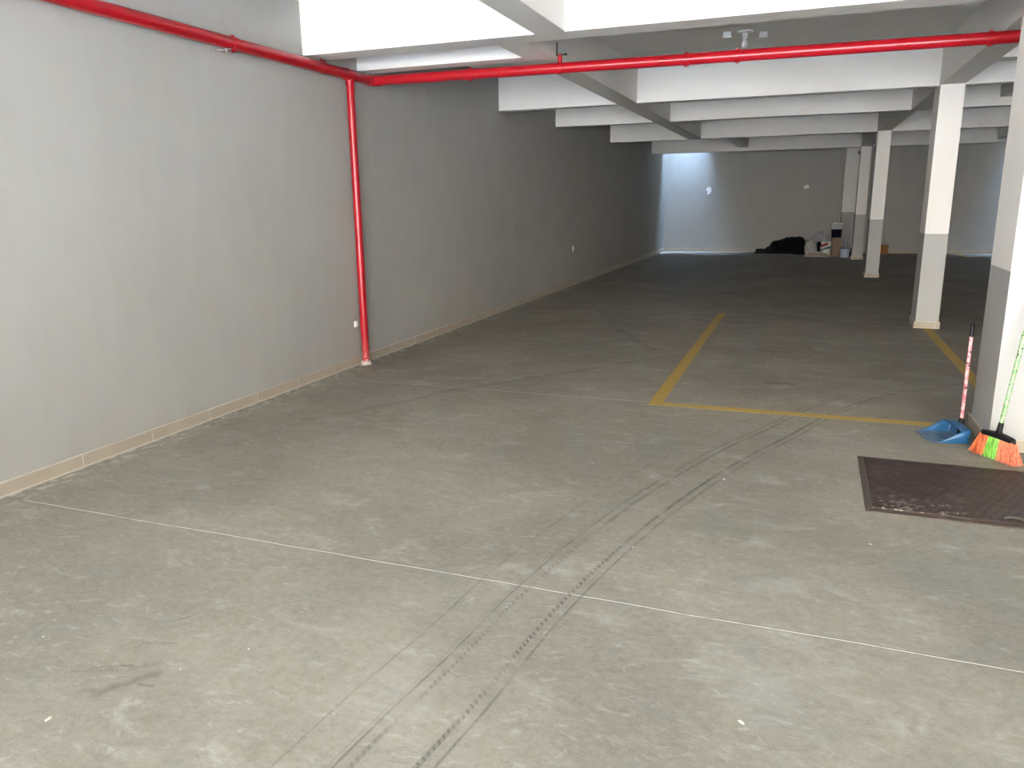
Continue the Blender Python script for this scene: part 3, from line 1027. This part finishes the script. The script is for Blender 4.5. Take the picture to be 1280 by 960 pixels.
tag(obj('tarpaulin', bm, M['tarp'], None, True), 'heap of crumpled black plastic sheeting against the end wall', 'tarpaulin')
tag(blob('rubbish_bag', (3.93, 23.42, 0), (0.20, 0.13, 0.085), M['tarp'], 3.3), 'small black bundle in front of the black sheeting', 'bag')
tag(blob('sack', (4.255, 23.20, 0), (0.17, 0.15, 0.235), M['sack'], 1.7, 0.16), 'full grey sack standing between the black sheeting and the printed bag', 'sack')
tag(blob('rubbish_bag', (4.52, 23.92, 0), (0.25, 0.2, 0.36), M['bag_pale'], 5.1, 0.25, 6), 'crumpled pale grey plastic bag piled at the back of the heap', 'bag')
tag(blob('rubbish_bag', (4.47, 23.48, 0), (0.085, 0.10, 0.20), M['tarp'], 8.2, 0.3, 7), 'small black bag squeezed between grey sack and printed bag', 'bag')

# printed bag
bm = bmesh.new()
nx, nz = 10, 14
rows = []
for k in range(nz + 1):
    f_ = k / nz
    wv = 0.15 * (1 - 0.06 * math.cos(f_ * 6))
    dv_ = 0.085 * (math.sin(PI * min(1, 0.25 + f_ * 0.62))) ** 0.6
    rw = []
    for a_ in range(24):
        th = 2 * PI * a_ / 24
        cx_, sy_ = math.cos(th), math.sin(th)
        xx = wv * math.copysign(abs(cx_) ** 0.45, cx_)
        yy = dv_ * math.copysign(abs(sy_) ** 0.6, sy_)
        q = 1 + 0.10 * noise.noise(Vector((xx * 14, yy * 14, f_ * 4)))
        rw.append(bm.verts.new((xx * q, yy * q, 0.38 * f_)))
    rows.append(rw)
for a, b in zip(rows, rows[1:]):
    for k in range(24):
        bm.faces.new((a[k], a[(k + 1) % 24], b[(k + 1) % 24], b[k]))
bm.faces.new(rows[0][::-1])
bm.faces.new(rows[-1])
o = obj('printed_bag', bm, M['printed'], None, True, loc=(4.655, 23.12, 0))
tag(o, 'white bag with red and green print in the middle of the heap', 'bag')

# beige cloth
bm = bmesh.new()
NX, NY = 60, 26
cx_, cy_ = 4.44, 22.66
g = []
for i in range(NX + 1):
    a_ = 2 * PI * i / NX
    row = []
    for j in range(1, NY // 2 + 1):
        f_ = j / (NY // 2)
        rr = 1 + 0.18 * noise.noise(Vector((math.cos(a_) * 2, math.sin(a_) * 2, 3)))
        x = cx_ + 0.36 * rr * f_ * math.cos(a_)
        y = cy_ + 0.26 * rr * f_ * math.sin(a_)
        z = (1 - f_ ** 2.2) * (0.085 + 0.06 * noise.noise(Vector((x * 7, y * 7, 9))) + 0.03 * noise.noise(Vector((x * 18, y * 18, 2)))) + 0.012
        row.append((x, y, max(0.004, z) if f_ < 1 else 0.0))
    g.append(row)
vv = [[bm.verts.new(p) for p in row] for row in g[:-1]]
ctr = bm.verts.new((cx_, cy_, 0.07))
for i in range(NX):
    a, b = vv[i], vv[(i + 1) % NX]
    bm.faces.new((ctr, a[0], b[0]))
    for k in range(len(a) - 1):
        bm.faces.new((a[k], a[k + 1], b[k + 1], b[k]))
bm.faces.new([r_[-1] for r_ in vv][::-1])
tag(obj('floor_cloth', bm, M['sand'], None, True), 'crumpled beige cloth lying flat in front of the heap', 'cloth')


def pail(name, loc, r0_, r1_, h, mat, label, band=None, handle=True):
    t = thing(name, label, 'bucket', loc)
    bm = bmesh.new()
    bm_lathe(bm, [(0, 0), (r0_, 0), (r0_ + (r1_ - r0_) * 0.9, h * 0.9), (r1_ + 0.006, h * 0.9), (r1_ + 0.006, h), (r1_ - 0.002, h), (r0_ - 0.004, 0.006), (0, 0.006)], 28)
    obj('bucket_body', bm, mat, t, True)
    if band:
        bm = bmesh.new()
        bm_lathe(bm, [(r1_ + 0.004, h - 0.004), (r1_ + 0.010, h - 0.004), (r1_ + 0.010, h + 0.012), (0, h + 0.014), (0, h + 0.004), (r1_ + 0.004, h + 0.004)], 28)
        tag(obj('bucket_lid', bm, band, t, True), 'dark blue bucket lid')
    if handle:
        bm = bmesh.new()
        bm_tube(bm, [((r1_ + 0.012) * math.cos(a_), -(r1_ + 0.012) * math.sin(a_) * 0.75, h * 0.88 - (r1_) * 0.9 * math.sin(a_)) for a_ in [PI * k / 12 for k in range(13)]], 0.004, 8)
        obj('bucket_handle', bm, M['steel'], t, True)
    return t


pail('bucket', (5.10, 22.42, 0), 0.105, 0.122, 0.235, M['pail'], 'white bucket with a dark blue lid beside the thin column', M['paleblue'])
pail('bucket', (4.66, 22.90, 0.0), 0.082, 0.092, 0.17, M['plastic_white'], 'small white bucket in front of the cardboard box')

# cardboard box, upright, with open flaps
cb = thing('cardboard_box', 'tall brown cardboard box in front of the dark blue bin', 'box', (4.885, 22.78, 0), 0.12)
box('box_body', (-0.115, -0.10, 0), (0.115, 0.10, 0.49), M['card'], cb, 0.006)
bm = bmesh.new()
bm_box(bm, (-0.01, -0.101, 0.0), (0.01, -0.1005, 0.49))
bm_box(bm, (-0.112, -0.098, 0.49), (0.112, -0.004, 0.496))
bm_box(bm, (-0.112, 0.004, 0.49), (0.112, 0.098, 0.496))
obj('box_flap', bm, M['card'], cb)
# navy bin with a pale panel on top
nb = thing('storage_bin', 'dark blue bin standing behind the brown cardboard box', 'bin', (4.885, 23.32, 0), 0.02)
bm = bmesh.new()
bm_lathe(bm, [(0, 0), (0.14, 0), (0.175, 0.66), (0.185, 0.66), (0.185, 0.69), (0.168, 0.69), (0.135, 0.01), (0, 0.01)], 4)
bmesh.ops.rotate(bm, verts=bm.verts, cent=(0, 0, 0), matrix=Matrix.Rotation(PI / 4, 3, 'Z'))
obj('bin_body', bm, M['navy'], nb, bevel=0.006)
bm = bmesh.new()
bm_box(bm, (-0.128, -0.128, 0.690), (0.128, 0.128, 0.70))
obj('bin_lid', bm, M['navy'], nb, bevel=0.003)
pc = thing('plastic_crate', 'pale translucent container on top of the dark blue bin', 'container', (4.885, 23.32, 0.70), 0.02)
bm = bmesh.new()
bm_box(bm, (-0.138, -0.10, 0), (0.138, 0.10, 0.145))
obj('crate_body', bm, M['bag_pale'], pc, bevel=0.012)
box('crate_lid', (-0.145, -0.108, 0.145), (0.145, 0.108, 0.165), M['plastic_white'], pc, 0.004)
tag(blob('plastic_bag', (4.84, 23.20, 0.865), (0.055, 0.05, 0.025), M['digit'], 2.9, 0.3), 'scrap of bright white plastic on the pale container', 'plastic scrap')
# bent grey hose between bin and bucket
bm = bmesh.new()
bm_tube(bm, [(5.02, 22.95, 0.46), (5.05, 22.95, 0.49), (5.09, 22.93, 0.45), (5.12, 22.88, 0.34), (5.15, 22.82, 0.18), (5.17, 22.80, 0.03)], 0.026, 12)
tag(obj('hose', bm, M['bag_pale'], None, True), 'bent pale grey hose hanging between the cardboard box and the bucket', 'hose')
tag(blob('rubbish_bag', (5.27, 22.70, 0), (0.10, 0.10, 0.13), M['tarp'], 6.6), 'low black bag behind the lidded bucket', 'bag')
# orange-brown box seen past the third column
ob_ = thing('cardboard_box', 'low orange-brown cardboard box by the end wall beyond the third column', 'box', (6.10, 23.95, 0), -0.05)
box('box_body', (-0.17, -0.14, 0), (0.17, 0.14, 0.24), M['card2'], ob_, 0.006)
bm = bmesh.new()
bm_box(bm, (-0.17, -0.14, 0.24), (0.17, -0.004, 0.247))
bm_box(bm, (-0.17, 0.004, 0.24), (0.17, 0.14, 0.247))
obj('box_flap', bm, M['card2'], ob_)

# ------------------------------------------------------------------ loose chips on the floor
CG = 'plaster chips scattered on the floor'
chips = [(3.735, 4.29, 0.022, 'white plaster chip between the tyre tracks and the manhole cover'), (1.963, 1.452, 0.020, 'long pale chip on the floor nearest the entrance'),
         (2.16, 1.80, 0.010, 'small pale chip beside the dark skid smears'), (2.30, 1.98, 0.012, 'white crumb beyond the dark skid smears'),
         (1.22, 4.45, 0.014, 'pale chip on the floor facing the red riser'), (3.99, 2.15, 0.02, 'flat pale chip right of the tyre tracks'),
         (3.43, 3.25, 0.013, 'thin white chip between the two tyre tracks'), (4.45, 3.63, 0.014, 'pale chip in front of the manhole cover')]
for k, (x, y, r, lab) in enumerate(chips):
    r *= 0.55
    bm = bmesh.new()
    rr = random.Random(k * 5 + 1)
    n_ = 7
    top = []
    bot = []
    for a_ in range(n_):
        th = 2 * PI * a_ / n_
        q = r * rr.uniform(0.6, 1.2)
        px, py = q * math.cos(th) * 1.2, q * math.sin(th) * 0.6
        bot.append(bm.verts.new((px, py, 0.0)))
        top.append(bm.verts.new((px * 0.8, py * 0.8, r * rr.uniform(0.18, 0.4))))
    bm.faces.new(bot[::-1])
    bm.faces.new(top)
    for a_ in range(n_):
        bm.faces.new((bot[a_], bot[(a_ + 1) % n_], top[(a_ + 1) % n_], top[a_]))
    o = obj('plaster_chip', bm, M['chip'], loc=(x, y, 0))
    o.rotation_euler = (0, 0, rr.uniform(0, 3))
    tag(o, lab, 'chip', CG)
